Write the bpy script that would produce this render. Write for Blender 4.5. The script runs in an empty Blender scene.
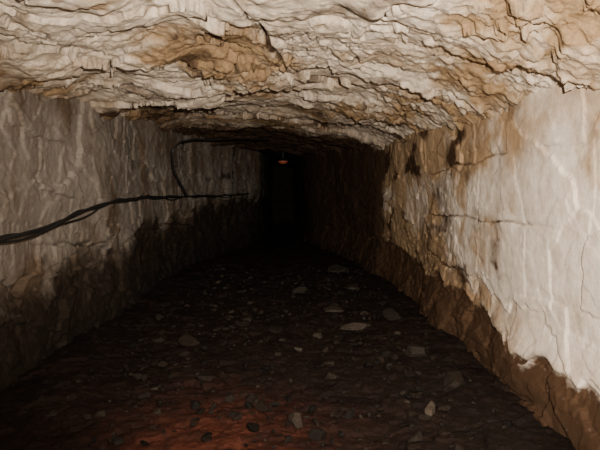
import bpy, math, numpy as np
from mathutils import Vector
S=bpy.context.scene
rng=np.random.RandomState(7)
EYE=1.4
# ---------------------------------------------------------------- noise
PERM=rng.permutation(256); PERM=np.concatenate([PERM,PERM,PERM])
G=rng.normal(size=(256,3)); G/=np.linalg.norm(G,axis=1)[:,None]
RV=rng.rand(4096,6)
def perlin(x,y,z):
    x,y,z=np.broadcast_arrays(x,y,z)
    xi=np.floor(x).astype(int);yi=np.floor(y).astype(int);zi=np.floor(z).astype(int)
    xf=x-xi;yf=y-yi;zf=z-zi
    u=xf**3*(xf*(xf*6-15)+10);v=yf**3*(yf*(yf*6-15)+10);w=zf**3*(zf*(zf*6-15)+10)
    def g(a,b,c):
        h=PERM[(PERM[(PERM[(xi+a)&255]+yi+b)&255]+zi+c)&255]
        gg=G[h]
        return gg[...,0]*(xf-a)+gg[...,1]*(yf-b)+gg[...,2]*(zf-c)
    def L(a,b,t): return a+(b-a)*t
    return 1.5*L(L(L(g(0,0,0),g(1,0,0),u),L(g(0,1,0),g(1,1,0),u),v),L(L(g(0,0,1),g(1,0,1),u),L(g(0,1,1),g(1,1,1),u),v),w)
def fbm(x,y,z,o=5,gain=.5):
    s=0;a=1.;f=1.
    for i in range(o):
        s=s+a*perlin(x*f+i*17.3,y*f+i*9.1,z*f+i*5.7); a*=gain; f*=2.03
    return s
def sst(a,b,t):
    t=np.clip((t-a)/(b-a),0,1); return t*t*(3-2*t)
def facets(a,b,seed,tilt=.6,off=.5):
    """angular fractured rock: voronoi cells, each its own tilted plane. returns (height, edge distance, rand)"""
    ai=np.floor(a).astype(int); bi=np.floor(b).astype(int)
    f1=np.full(a.shape,9.); f2=np.full(a.shape,9.); H=np.zeros(a.shape); R=np.zeros(a.shape)
    for i in (-1,0,1):
        for j in (-1,0,1):
            ca=ai+i; cb=bi+j
            h=(PERM[(PERM[(ca+seed*13)&255]+cb)&255]*16+PERM[(cb*7+ca*3+seed)&255]%16)%4096
            r=RV[h]
            px=ca+r[...,0]; py=cb+r[...,1]
            da=a-px; db=b-py; d=np.sqrt(da*da+db*db)
            hh=off*(r[...,2]-.5)+tilt*((r[...,3]-.5)*da+(r[...,4]-.5)*db)
            m=d<f1
            f2=np.where(m,f1,np.minimum(f2,d)); H=np.where(m,hh,H); R=np.where(m,r[...,5],R); f1=np.where(m,d,f1)
    return H,f2-f1,R
# ---------------------------------------------------------------- mesh
def grid(name,X,Y,Z,mask,mat,flip=False):
    n,m=X.shape
    co=np.stack([X,Y,Z],-1).reshape(-1,3).astype(np.float32)
    i=np.arange(n*m).reshape(n,m)
    q=np.stack([i[:-1,:-1],i[1:,:-1],i[1:,1:],i[:-1,1:]],-1).reshape(-1,4)
    if flip:q=q[:,::-1]
    me=bpy.data.meshes.new(name)
    me.vertices.add(len(co)); me.vertices.foreach_set('co',co.ravel())
    me.loops.add(q.size); me.loops.foreach_set('vertex_index',q.ravel().astype(np.int32))
    me.polygons.add(len(q)); me.polygons.foreach_set('loop_start',np.arange(0,q.size,4,dtype=np.int32))
    me.polygons.foreach_set('loop_total',np.full(len(q),4,dtype=np.int32))
    me.polygons.foreach_set('use_smooth',np.ones(len(q),dtype=bool))
    me.update(calc_edges=True)
    a=me.color_attributes.new('mask','FLOAT_COLOR','POINT')
    c=np.ones((n*m,4),np.float32)
    for k in range(3): c[:,k]=np.clip(np.broadcast_to(mask[k],(n,m)).ravel(),0,1)
    a.data.foreach_set('color',c.ravel())
    o=bpy.data.objects.new(name,me); S.collection.objects.link(o); me.materials.append(mat)
    return o
# ---------------------------------------------------------------- materials
def nodes(name):
    m=bpy.data.materials.new(name); m.use_nodes=True
    return m,m.node_tree.nodes,m.node_tree.links,m.node_tree.nodes['Principled BSDF']
def rock_mat(name,pale,tan,dark,wet_shade_col,rough=.85,bump=.5,stretch=(1,1,1),spec=.3,mott=.8):
    m,N,L,P=nodes(name)
    at=N.new('ShaderNodeAttribute'); at.attribute_name='mask'
    sp=N.new('ShaderNodeSeparateColor'); L.new(at.outputs['Color'],sp.inputs[0])
    tc=N.new('ShaderNodeTexCoord'); mp=N.new('ShaderNodeMapping'); mp.inputs['Scale'].default_value=stretch
    L.new(tc.outputs['Object'],mp.inputs[0])
    def noise(sc,det=8,ro=.6,src=mp.outputs[0]):
        n=N.new('ShaderNodeTexNoise'); n.inputs['Scale'].default_value=sc;n.inputs['Detail'].default_value=det;n.inputs['Roughness'].default_value=ro
        L.new(src,n.inputs['Vector']); return n.outputs['Fac']
    def math_(op,a,b):
        n=N.new('ShaderNodeMath'); n.operation=op
        for k,v in enumerate((a,b)):
            if isinstance(v,(int,float)): n.inputs[k].default_value=v
            else: L.new(v,n.inputs[k])
        return n.outputs[0]
    def ramp(f,lo,hi):
        n=N.new('ShaderNodeMapRange'); n.inputs[1].default_value=lo;n.inputs[2].default_value=hi; L.new(f,n.inputs[0]); return n.outputs[0]
    def mix(f,a,b,bt='MIX'):
        n=N.new('ShaderNodeMix'); n.data_type='RGBA'; n.blend_type=bt
        if isinstance(f,(int,float)): n.inputs[0].default_value=f
        else: L.new(f,n.inputs[0])
        for k,v in ((6,a),(7,b)):
            if isinstance(v,tuple): n.inputs[k].default_value=(*v,1)
            else: L.new(v,n.inputs[k])
        return n.outputs[2]
    n1=noise(4.,9,.68); n2=noise(14,9,.72); n3=noise(70,5,.7)
    f1=math_('ADD',sp.outputs[0],math_('MULTIPLY',math_('SUBTRACT',n1,.5),1.5))
    c=mix(ramp(f1,.15,.85),pale,tan)
    f2=math_('ADD',sp.outputs[1],math_('MULTIPLY',math_('SUBTRACT',n2,.5),1.2))
    c=mix(ramp(f2,.2,.8),c,dark)
    c=mix(sp.outputs[2],c,wet_shade_col)  # blue mask
    v=ramp(n2,.3,.62); g=mix(v,(.60,.55,.50),(1.05,1.05,1.05)); c=mix(mott,c,g,'MULTIPLY')
    v=ramp(n3,.35,.6); g=mix(v,(.72,.67,.62),(1,1,1)); c=mix(mott*.8,c,g,'MULTIPLY')
    L.new(c,P.inputs['Base Color']); P.inputs['Roughness'].default_value=rough
    P.inputs['Specular IOR Level'].default_value=spec
    h=math_('ADD',math_('MULTIPLY',n2,1.),math_('MULTIPLY',n3,.25))
    b=N.new('ShaderNodeBump'); b.inputs['Strength'].default_value=bump; b.inputs['Distance'].default_value=.03
    L.new(h,b.inputs['Height']); L.new(b.outputs[0],P.inputs['Normal'])
    return m
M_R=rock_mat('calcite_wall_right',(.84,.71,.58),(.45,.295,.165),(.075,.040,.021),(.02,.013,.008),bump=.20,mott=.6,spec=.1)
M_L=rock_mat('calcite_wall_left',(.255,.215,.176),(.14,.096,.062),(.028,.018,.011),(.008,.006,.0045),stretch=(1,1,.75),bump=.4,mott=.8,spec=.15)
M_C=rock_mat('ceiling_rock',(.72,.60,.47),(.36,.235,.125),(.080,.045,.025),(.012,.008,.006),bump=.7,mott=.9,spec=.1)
M_F=rock_mat('floor_ballast',(.0115,.0085,.0068),(.017,.0108,.0075),(.005,.0037,.003),(.10,.030,.017),rough=.7,bump=1.,spec=.12)
M_S=rock_mat('rubble_rock',(.016,.012,.009),(.020,.0125,.008),(.006,.0042,.0033),(.13,.10,.075),rough=.7,bump=.7,spec=.12)
# ---------------------------------------------------------------- depth samples
Yc=np.concatenate([np.linspace(-2,1.5,40)[:-1],1.5*np.exp(np.linspace(0,math.log(26/1.5),900))])
def blocks(a,b,sa,sb,seed):
    wa=a+.16*fbm(a*1.0,b*1.0,seed,5); wb=b+.10*fbm(a*.8,b*1.0,seed+9,5)+.02*a
    r=np.floor(wb/sb); fb=wb/sb-r
    wa2=wa/sa+ (np.sin(r*12.9+seed)*43758.5)%1*1.0
    c=np.floor(wa2); fa=wa2-c
    db=np.minimum(fb,1-fb)*sb; da=np.minimum(fa,1-fa)*sa
    off=((np.sin(r*78.2+c*37.7+seed)*43758.5453)%1)-.5
    return da,db,off
# ---------------------------------------------------------------- right wall
zz=np.linspace(-.15,2.75,270)
Y,Z=np.meshgrid(Yc,zz,indexing='ij')
xr=np.interp(Y,[-2,3,6,8.9,9.3,9.7,11,13,16,18,26],[1.7,1.68,1.70,1.74,1.72,1.62,1.5,1.25,.62,.5,.45])
lean=-.10*Z/2.2
da,db,off=blocks(Y,Z-.27,.85,.50,3.3)
jm=sst(-.1,.4,fbm(Y*.8,Z*.8,4.4,4)); jm2=sst(.05,.4,fbm(Y*.9,Z*.9,14.4,4))
ch=(1-sst(.003,.014,db))*jm; cv=(1-sst(.002,.010,da))*jm2
big=.07*fbm(Y*.45,Z*.5,1.,2)+.012*fbm(Y*1.8,Z*1.6,2.,4)
fine=.002*fbm(Y*7,Z*7,3.,3)
wa=Y+.12*fbm(Y*1.5,Z*1.5,71.,4); wb=Z+.12*fbm(Y*1.5,Z*1.5,72.,4)
F1,e1,r1=facets(wa*1.2,wb*1.7,3,.5,.5)
F2,e2,r2=facets(wa*2.6,wb*5,5,.6,.6)
F3,e3,r3=facets(wa*7,wb*13,8,.6,.6)
edge=np.interp(Y,[0,2.9,3.6,3.9,4.3,5.5,7.8,9.5],[.27,.30,.28,.25,.38,.44,.52,.6])+.08*fbm(Y*2.2,Z*.6,8.,5)+.10*(r2-.5)
crust=sst(-.008,.010,Z-edge)
softc=sst(-.05,.05,Z-edge)
edge2=edge+np.interp(Y,[3,4,5,8],[.12,.3,.42,.5])+.28*fbm(Y*1.1,Z*.7,18.,4)+.10*(r2-.5)
crust2=sst(-.010,.016,Z-edge2)
soft2=sst(-.14,.16,Z-edge2)
low_=1-crust2
rugged=sst(4.0,5.4,Y)
inw=big+fine+.02*off*crust+.030*crust+.016*crust2-.014*ch-.004*cv+.03*F1+(.010+.028*rugged)*F2*crust2+low_*(.035*F2+.012*F3)+(1-crust)*(.07*F1+.025*F2+.008*F3)+rugged*.012*F3+.13*(1-sst(-.05,.6,Z))
X=xr+lean-inw+.04
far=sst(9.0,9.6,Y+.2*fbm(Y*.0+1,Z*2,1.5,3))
pat=sst(-.05,.45,fbm(Y*1.3,Z*1.6,31.,5)+.05)
top=sst(1.45,1.8,Z+.25*fbm(Y*1.5,Z*1.5,41.,4))
R=.04+.55*pat*sst(2.8,4.8,Y)+.55*(1-soft2)*sst(3.0,4.2,Y+.3*fbm(Y,Z,91.,3))+.6*top+.45*sst(4.0,7.0,Y)+.3*(r1-.5)+.15*(r2-.5)*rugged
stain=np.exp(-((Y-4.25+.1*fbm(Z*4,Y*0,5.,2))/.12)**2)*sst(.5,.8,Z)*(1-sst(1.1,1.35,Z))
stain=stain+np.exp(-((Y-6.0)/.35)**2-((Z-1.38)/.17)**2)+.8*np.exp(-((Y-5.6)/.2)**2-((Z-1.75)/.12)**2)
spots=sst(.15,.6,fbm(Y*1.6,Z*2.6,51.,5))
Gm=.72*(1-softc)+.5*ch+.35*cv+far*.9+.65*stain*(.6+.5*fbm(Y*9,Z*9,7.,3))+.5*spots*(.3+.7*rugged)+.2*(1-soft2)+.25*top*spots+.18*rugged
B=sst(14,17,Y)*.9+.5*far+.25*(1-sst(0,.25,Z))  # far terms, with those in Gm, paint the fading flash into the colour
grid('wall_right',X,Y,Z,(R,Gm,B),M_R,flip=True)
# ---------------------------------------------------------------- left wall
xl=np.interp(Y,[-2,3,9,10.5,13,16,18,26],[-2.02,-2.0,-1.95,-1.85,-1.45,-.82,-.66,-.62])
da,db,off=blocks(Y+40,Z,1.1,.46,6.1)
jm=sst(-.05,.45,fbm(Y*.8,Z*.8,14.4,4)); jm2=sst(.1,.5,fbm(Y*.8,Z*.8,24.4,4))
ch=(1-sst(.003,.018,db))*jm; cv=(1-sst(.003,.014,da))*jm2
big=.10*fbm(Y*.5,Z*.5,101.,2)+.02*fbm(Y*1.6,Z*1.1,102.,4)
fine=.003*fbm(Y*8,Z*6,103.,4)
wa=Y+.12*fbm(Y*1.5,Z*1.5,171.,4); wb=Z+.12*fbm(Y*1.5,Z*1.5,172.,4)
F1,e1,r1=facets(wa*1.1,wb*1.8,13,.6,.5)
F2,e2,r2=facets(wa*2.8,wb*4.5,15,.7,.6)
F3,e3,r3=facets(wa*9,wb*14,18,.7,.6)
low=np.interp(Y,[0,3.9,5,8.3,12],[.84,.82,.8,.85,1.25])+.20*fbm(Y*1.0,Z*.8,108.,4)+.1*(r2-.5)
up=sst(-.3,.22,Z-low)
ledge=sst(-.01,.03,Z-low)
inw=big+fine+.025*off-.014*ch-.005*cv+.045*ledge+.06*F1+.035*F2+.010*F3+(1-ledge)*(.07*F1+.05*F2+.015*F3)
foot=.12*(1-sst(-.1,.7,Z))
X=xl+inw+.03*Z+foot-.05
streak=sst(.0,.55,fbm(Y*2.0,Z*.7,131.,5))
top=sst(1.7,2.1,Z+.15*fbm(Y*1.5,Z*1.5,141.,3))
R=.0+.65*streak+.6*(1-up)+.3*top+.2*sst(5,9,Y)+.3*(r2-.5)+.25*(r1-.5)
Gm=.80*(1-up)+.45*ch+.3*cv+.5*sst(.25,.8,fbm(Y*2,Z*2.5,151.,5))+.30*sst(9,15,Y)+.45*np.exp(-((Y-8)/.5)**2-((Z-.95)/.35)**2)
B=sst(15,18,Y)*.9+.65*(1-sst(.0,.8,Z+.15*fbm(Y*1.5,Z*1.5,161.,3)))  # depth ramp, as in Gm, is flash falloff painted into the left wall
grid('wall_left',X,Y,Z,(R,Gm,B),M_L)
# ---------------------------------------------------------------- ceiling
xs=np.linspace(-2.5,2.2,430)
Yk,Xk=np.meshgrid(Yc,xs,indexing='ij')
t=sst(3,10,Yk)
def prof(pts): return np.interp(Xk,[-2.5,-2.0,-1.4,-.6,.3,1.0,1.4,1.6,2.2],pts)
P0=prof([.70,.75,.90,.98,.95,.84,.70,.58,.52]); P1=prof([1.0,1.04,1.13,1.15,1.09,.98,.86,.76,.66])
P2=prof([.9,.95,1.1,1.2,1.16,1.0,.88,.8,.7])
h=P0*(1-t)+P1*t; t2=sst(12,16,Yk); h=h*(1-t2)+P2*t2
wx=Xk+.36*fbm(Xk*1.0,Yk*1.0,201.,6,.58); wy=Yk+.36*fbm(Xk*1.0,Yk*1.0,211.,6,.58)
rx=wx*.9-wy*.4; ry=wy*.9+wx*.4
A0,a0,r0=facets(rx*.6,ry*.6,21,.5,.9)
A1,a1,ra=facets(rx*1.5,ry*1.3,23,.7,.9)
A2,a2,rb=facets(rx*3.6,ry*3.0,25,1.,.8)
A3,a3,rc=facets(rx*8,ry*6.5,28,1.1,.7)
A4,a4,rd=facets(wx*18,wy*16,31,1.1,.7)
big=.10*fbm(Xk*.9,Yk*.8,221.,3)
am=.3+1.0*sst(-.3,.5,fbm(Xk*.8,Yk*.8,225.,3))
bulge=.05*np.abs(fbm(Xk*1.8,Yk*1.5,227.,4))
noduli=.06*np.abs(fbm(Xk*6,Yk*6,251.,4))*(.25+.75*sst(.4,1.3,Xk))
fx=-.28+.22*(Yk-3.0)+.06*fbm(Yk*3,Xk*0,261.,3)
fis=np.exp(-((Xk-fx)/.014)**2)*sst(2.4,2.7,Yk)*(1-sst(4.6,5.0,Yk))
hollow=np.exp(-((Xk+.55)/.42)**2-((Yk-3.75)/.42)**2)
Zk=EYE+.02+h+big+.11*A0+.08*A1+am*(.045*A2+.024*A3+.010*A4)+.008*fbm(Xk*9,Yk*9,233.,3)-noduli-bulge+.04*fis+.12*hollow
ochre=sst(.5,1.2,Xk)*(1-sst(5.5,7.5,Yk))*sst(-.3,.4,fbm(Xk*2,Yk*2,275.,4))
R=.06+.6*sst(-.1,.45,fbm(wx*1.2,wy*1.0,271.,5))+.3*(ra-.5)+.2*(rb-.5)+.7*hollow+.35*(1-sst(-1.9,-.9,Xk))+.6*ochre+.2*(r0-.5)+.2*sst(4.5,8,Yk)
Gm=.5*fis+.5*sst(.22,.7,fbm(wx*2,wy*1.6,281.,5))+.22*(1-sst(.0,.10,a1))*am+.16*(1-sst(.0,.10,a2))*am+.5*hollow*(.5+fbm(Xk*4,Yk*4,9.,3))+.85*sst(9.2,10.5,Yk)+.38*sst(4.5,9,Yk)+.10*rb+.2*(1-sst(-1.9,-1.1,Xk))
B=sst(14,17,Yk)*.9+.6*fis+.35*sst(9,11,Yk)  # B and Gm darken the ceiling colour with depth to imitate flash falloff
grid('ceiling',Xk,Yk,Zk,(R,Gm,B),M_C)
# ---------------------------------------------------------------- floor
xs=np.linspace(-2.2,2.0,380)
Yk,Xk=np.meshgrid(Yc,xs,indexing='ij')
def fl(x,y):
    return .035*fbm(x*.9,y*.9,301.,3)+.05*(1-sst(-1.9,-1.1,np.asarray(x)))
q1,_,s1=facets(Xk*5,Yk*5,41,.8,.8); q2,_,s2=facets(Xk*13,Yk*13,43,.9,.8)
Zf=fl(Xk,Yk)+.035*q1+.022*q2-.01+.006*fbm(Xk*22,Yk*20,321.,2)
red=np.exp(-((Xk+.40+.15*fbm(Xk*2,Yk*2,333.,3))/.58)**2-((Yk-3.05)/.7)**2)*(.4+.75*sst(-.5,.5,fbm(Xk*5,Yk*5,341.,4)))+.045
R=.1+.5*fbm(Xk*2,Yk*2,351.,4)+.6*s2; Gm=.1+.5*fbm(Xk*3,Yk*3,361.,4)+.4*s1
grid('floor',Xk,Yk,Zf,(R,Gm,red*1.0),M_F)
# ---------------------------------------------------------------- back wall far down the drift
ys=np.linspace(-1.6,1.6,60); z2=np.linspace(-.1,3,60)
A,Bz=np.meshgrid(ys,z2,indexing='ij')
grid('wall_back',A,25.6+.3*fbm(A,Bz,5.,4),Bz,(A*0+.5,A*0+1,A*0+1),M_L,flip=False)  # full mask: end face painted near-black for the unlit distance
# ---------------------------------------------------------------- rubble
import bmesh
def rock_template(sub,seed):
    bm=bmesh.new(); bmesh.ops.create_icosphere(bm,subdivisions=sub,radius=1)
    v=np.array([p.co[:] for p in bm.verts]); f=np.array([[q.index for q in p.verts] for p in bm.faces]); bm.free()
    r=np.random.RandomState(seed)
    for k in range(11):
        n=r.normal(size=3); n/=np.linalg.norm(n); dd=r.uniform(.42,.75)
        e=v@n-dd; e[e<0]=0; v=v-e[:,None]*n
    v*= (1+.08*fbm(v[:,0]*2+seed,v[:,1]*2,v[:,2]*2,3))[:,None]
    return v,f
T=[rock_template(3,i) for i in range(12)]
VV=[];FF=[];CC=[];nv=0
def add(x,y,sx,sy,sz,ang,tilt,bright,k,sink=.35):
    global nv
    v,f=T[k]; p=v*np.array([sx,sy,sz])
    ct,st=math.cos(tilt),math.sin(tilt); p=p@np.array([[1,0,0],[0,ct,st],[0,-st,ct]])
    c,s_=math.cos(ang),math.sin(ang); p=p@np.array([[c,s_,0],[-s_,c,0],[0,0,1]])
    z=float(fl(np.array(x),np.array(y)))
    p=p+np.array([x,y,z+sz*(1-2*sink)+.0])
    VV.append(p);FF.append(f+nv);nv+=len(p)
    cc=np.ones((len(p),4)); cc[:,0]=rng.rand();cc[:,1]=rng.rand()*.8;cc[:,2]=bright; CC.append(cc)
for i in range(1300):
    y=2.3+8*rng.rand()**1.5; x=rng.uniform(-1.5,1.38)
    s0=.013+.034*rng.rand()**3
    if rng.rand()<.04: s0*=1.7
    add(x,y,s0*rng.uniform(.9,1.7),s0*rng.uniform(.7,1.2),s0*rng.uniform(.5,.85),rng.rand()*6.3,rng.normal()*.35,(rng.rand()**9)*.22,rng.randint(12),.40)
for (x,y,sx,sy,sz,a,b) in [(.92,3.5,.055,.13,.05,-.2,.55),(.72,5.8,.20,.12,.05,.1,.30),(.58,6.6,.20,.11,.05,.3,.26),(1.12,4.75,.12,.12,.07,.5,.16),
    (.11,4.9,.055,.05,.035,.7,.30),(1.0,8.2,.17,.13,.06,.2,.22),(-.1,5.6,.10,.08,.05,1,.05),(.95,9.8,.22,.2,.10,0,.15),(-.9,5.2,.13,.1,.06,.4,.03),
    (.35,4.2,.08,.06,.04,1.2,.06),(1.20,6.2,.14,.11,.08,.1,.08),(.2,7.8,.16,.10,.06,.5,.12),(-.6,4.1,.09,.07,.05,.9,.03),(1.25,4.0,.12,.1,.07,.9,.05),(-.15,3.6,.06,.05,.03,.2,.02)]:
    add(x,y,sx,sy,sz,a,0,b,rng.randint(12),.30)
V=np.concatenate(VV);F=np.concatenate(FF);C=np.concatenate(CC)
me=bpy.data.meshes.new('rubble_stones'); me.from_pydata(V.tolist(),[],F.tolist())
a=me.color_attributes.new('mask','FLOAT_COLOR','POINT'); a.data.foreach_set('color',C.astype(np.float32).ravel())
o=bpy.data.objects.new('rubble_stones',me); S.collection.objects.link(o); me.materials.append(M_S)
# ---------------------------------------------------------------- cables
m,N,L,P=nodes('black_cable_rubber')
n=N.new('ShaderNodeTexNoise'); n.inputs['Scale'].default_value=30
r=N.new('ShaderNodeValToRGB'); r.color_ramp.elements[0].color=(.004,.004,.004,1); r.color_ramp.elements[1].color=(.014,.013,.012,1)
L.new(n.outputs['Fac'],r.inputs[0]);L.new(r.outputs[0],P.inputs['Base Color']);P.inputs['Roughness'].default_value=.5
MC=m
def cable(name,pts,rad,parent,wob=0,ph=0):
    cu=bpy.data.curves.new(name,'CURVE'); cu.dimensions='3D'; cu.bevel_depth=rad; cu.bevel_resolution=3
    P_=np.array(pts,float); n=160
    seg=np.concatenate([[0],np.cumsum(np.linalg.norm(np.diff(P_,axis=0),axis=1))])
    tt=np.linspace(0,seg[-1],n); Q=np.stack([np.interp(tt,seg,P_[:,k]) for k in range(3)],1)
    for _ in range(5):
        Q[1:-1]=.25*Q[:-2]+.5*Q[1:-1]+.25*Q[2:]
    if wob:
        Q[:,2]+=wob*np.sin(tt*5+ph); Q[:,0]+=wob*np.cos(tt*5+ph)
    Q[:,2]+=.006*fbm(tt*2+ph,tt*0,1.,2)
    sp=cu.splines.new('POLY'); sp.points.add(n-1)
    for i,q in enumerate(Q): sp.points[i].co=(*q,1)
    cu.materials.append(MC)
    o=bpy.data.objects.new(name,cu); S.collection.objects.link(o); o.parent=parent
    return o
emp=bpy.data.objects.new('power_cable',None); S.collection.objects.link(emp)
main=[(-1.72,2.2,1.02),(-1.75,3.0,1.065),(-1.76,3.5,1.105),(-1.76,4.1,1.14),(-1.76,4.7,1.21),(-1.76,5.5,1.30),(-1.76,7.0,1.345),(-1.74,8.5,1.34),(-1.68,10.2,1.335),(-1.35,12,1.34),(-.95,14.5,1.38)]
cable('strand_main',main,.013,emp,.004,0)
cable('strand_twisted',main,.010,emp,.020,1.5)
cable('strand_thin',[(x+.01,y,z-.012-.03*math.sin(y*1.7)) for x,y,z in main],.007,emp,.014,3.6)
cable('drop_lead',[(-1.50,8.6,1.34),(-1.54,8.4,1.5),(-1.62,8.2,1.75),(-1.60,8.0,2.0),(-1.52,8.1,2.12),(-1.35,8.5,2.2),(-1.05,9.0,2.25),(-.6,9.8,2.33),(-.3,10.5,2.38)],.015,emp,.006,.5)
# ---------------------------------------------------------------- small lamp deep in the drift
lamp=bpy.data.objects.new('tunnel_lamp',None); S.collection.objects.link(lamp)
def cyl(name,prof_,loc,mat):
    bm=bmesh.new(); rings=[]
    for (r_,z_) in prof_:
        rings.append([bm.verts.new((r_*math.cos(k*math.pi/12),r_*math.sin(k*math.pi/12),z_)) for k in range(24)])
    for a_,b_ in zip(rings,rings[1:]):
        for k in range(24): bm.faces.new((a_[k],a_[(k+1)%24],b_[(k+1)%24],b_[k]))
    me=bpy.data.meshes.new(name); bm.to_mesh(me); bm.free(); me.materials.append(mat)
    o=bpy.data.objects.new(name,me); o.location=loc; S.collection.objects.link(o); o.parent=lamp
m,N,L,P=nodes('amber_glass'); P.inputs['Base Color'].default_value=(.15,.03,.015,1); P.inputs['Emission Color'].default_value=(1,.22,.08,1); P.inputs['Emission Strength'].default_value=.06
LX,LY,LZ=-.06,15,2.22
cyl('shade',[(.02,.12),(.03,.09),(.14,.03),(.15,.02),(.14,.022)],(LX,LY,LZ),MC)
cyl('glass_dome',[(.12,.03),(.12,0),(.08,-.04),(.001,-.055)],(LX,LY,LZ),m)
cyl('hanging_stem',[(.01,.6),(.01,.1)],(LX,LY,LZ),MC)
# ---------------------------------------------------------------- camera + flash
cam=bpy.data.cameras.new('camera'); cam.sensor_width=36; cam.lens=36*560/600; cam.clip_start=.05
co=bpy.data.objects.new('camera',cam); S.collection.objects.link(co); co.location=(0,0,EYE)
co.rotation_euler=(math.radians(90-3.3),0,math.radians(-1.5)); S.camera=co
ld=bpy.data.lights.new('camera_flash','SPOT'); ld.energy=1050; ld.spot_size=math.radians(110); ld.spot_blend=.9; ld.shadow_soft_size=.03; ld.color=(1,.945,.86)
ld.use_nodes=True; nt=ld.node_tree; em=[n for n in nt.nodes if n.type=='EMISSION'][0]
lf=nt.nodes.new('ShaderNodeLightFalloff'); lf.inputs['Strength'].default_value=.22
lq=nt.nodes.new('ShaderNodeLightFalloff'); lq.inputs['Strength'].default_value=.70
ad=nt.nodes.new('ShaderNodeMath'); ad.operation='ADD'
nt.links.new(lf.outputs['Linear'],ad.inputs[0]); nt.links.new(lq.outputs['Quadratic'],ad.inputs[1]); nt.links.new(ad.outputs[0],em.inputs['Strength'])
lo=bpy.data.objects.new('camera_flash',ld); S.collection.objects.link(lo); lo.location=(.12,-.05,EYE+.12)
lo.rotation_euler=(Vector((.85,4,EYE+.65))-lo.location).to_track_quat('-Z','Y').to_euler()
w=bpy.data.worlds.new('World'); S.world=w; w.use_nodes=True; w.node_tree.nodes['Background'].inputs[0].default_value=(0,0,0,1)
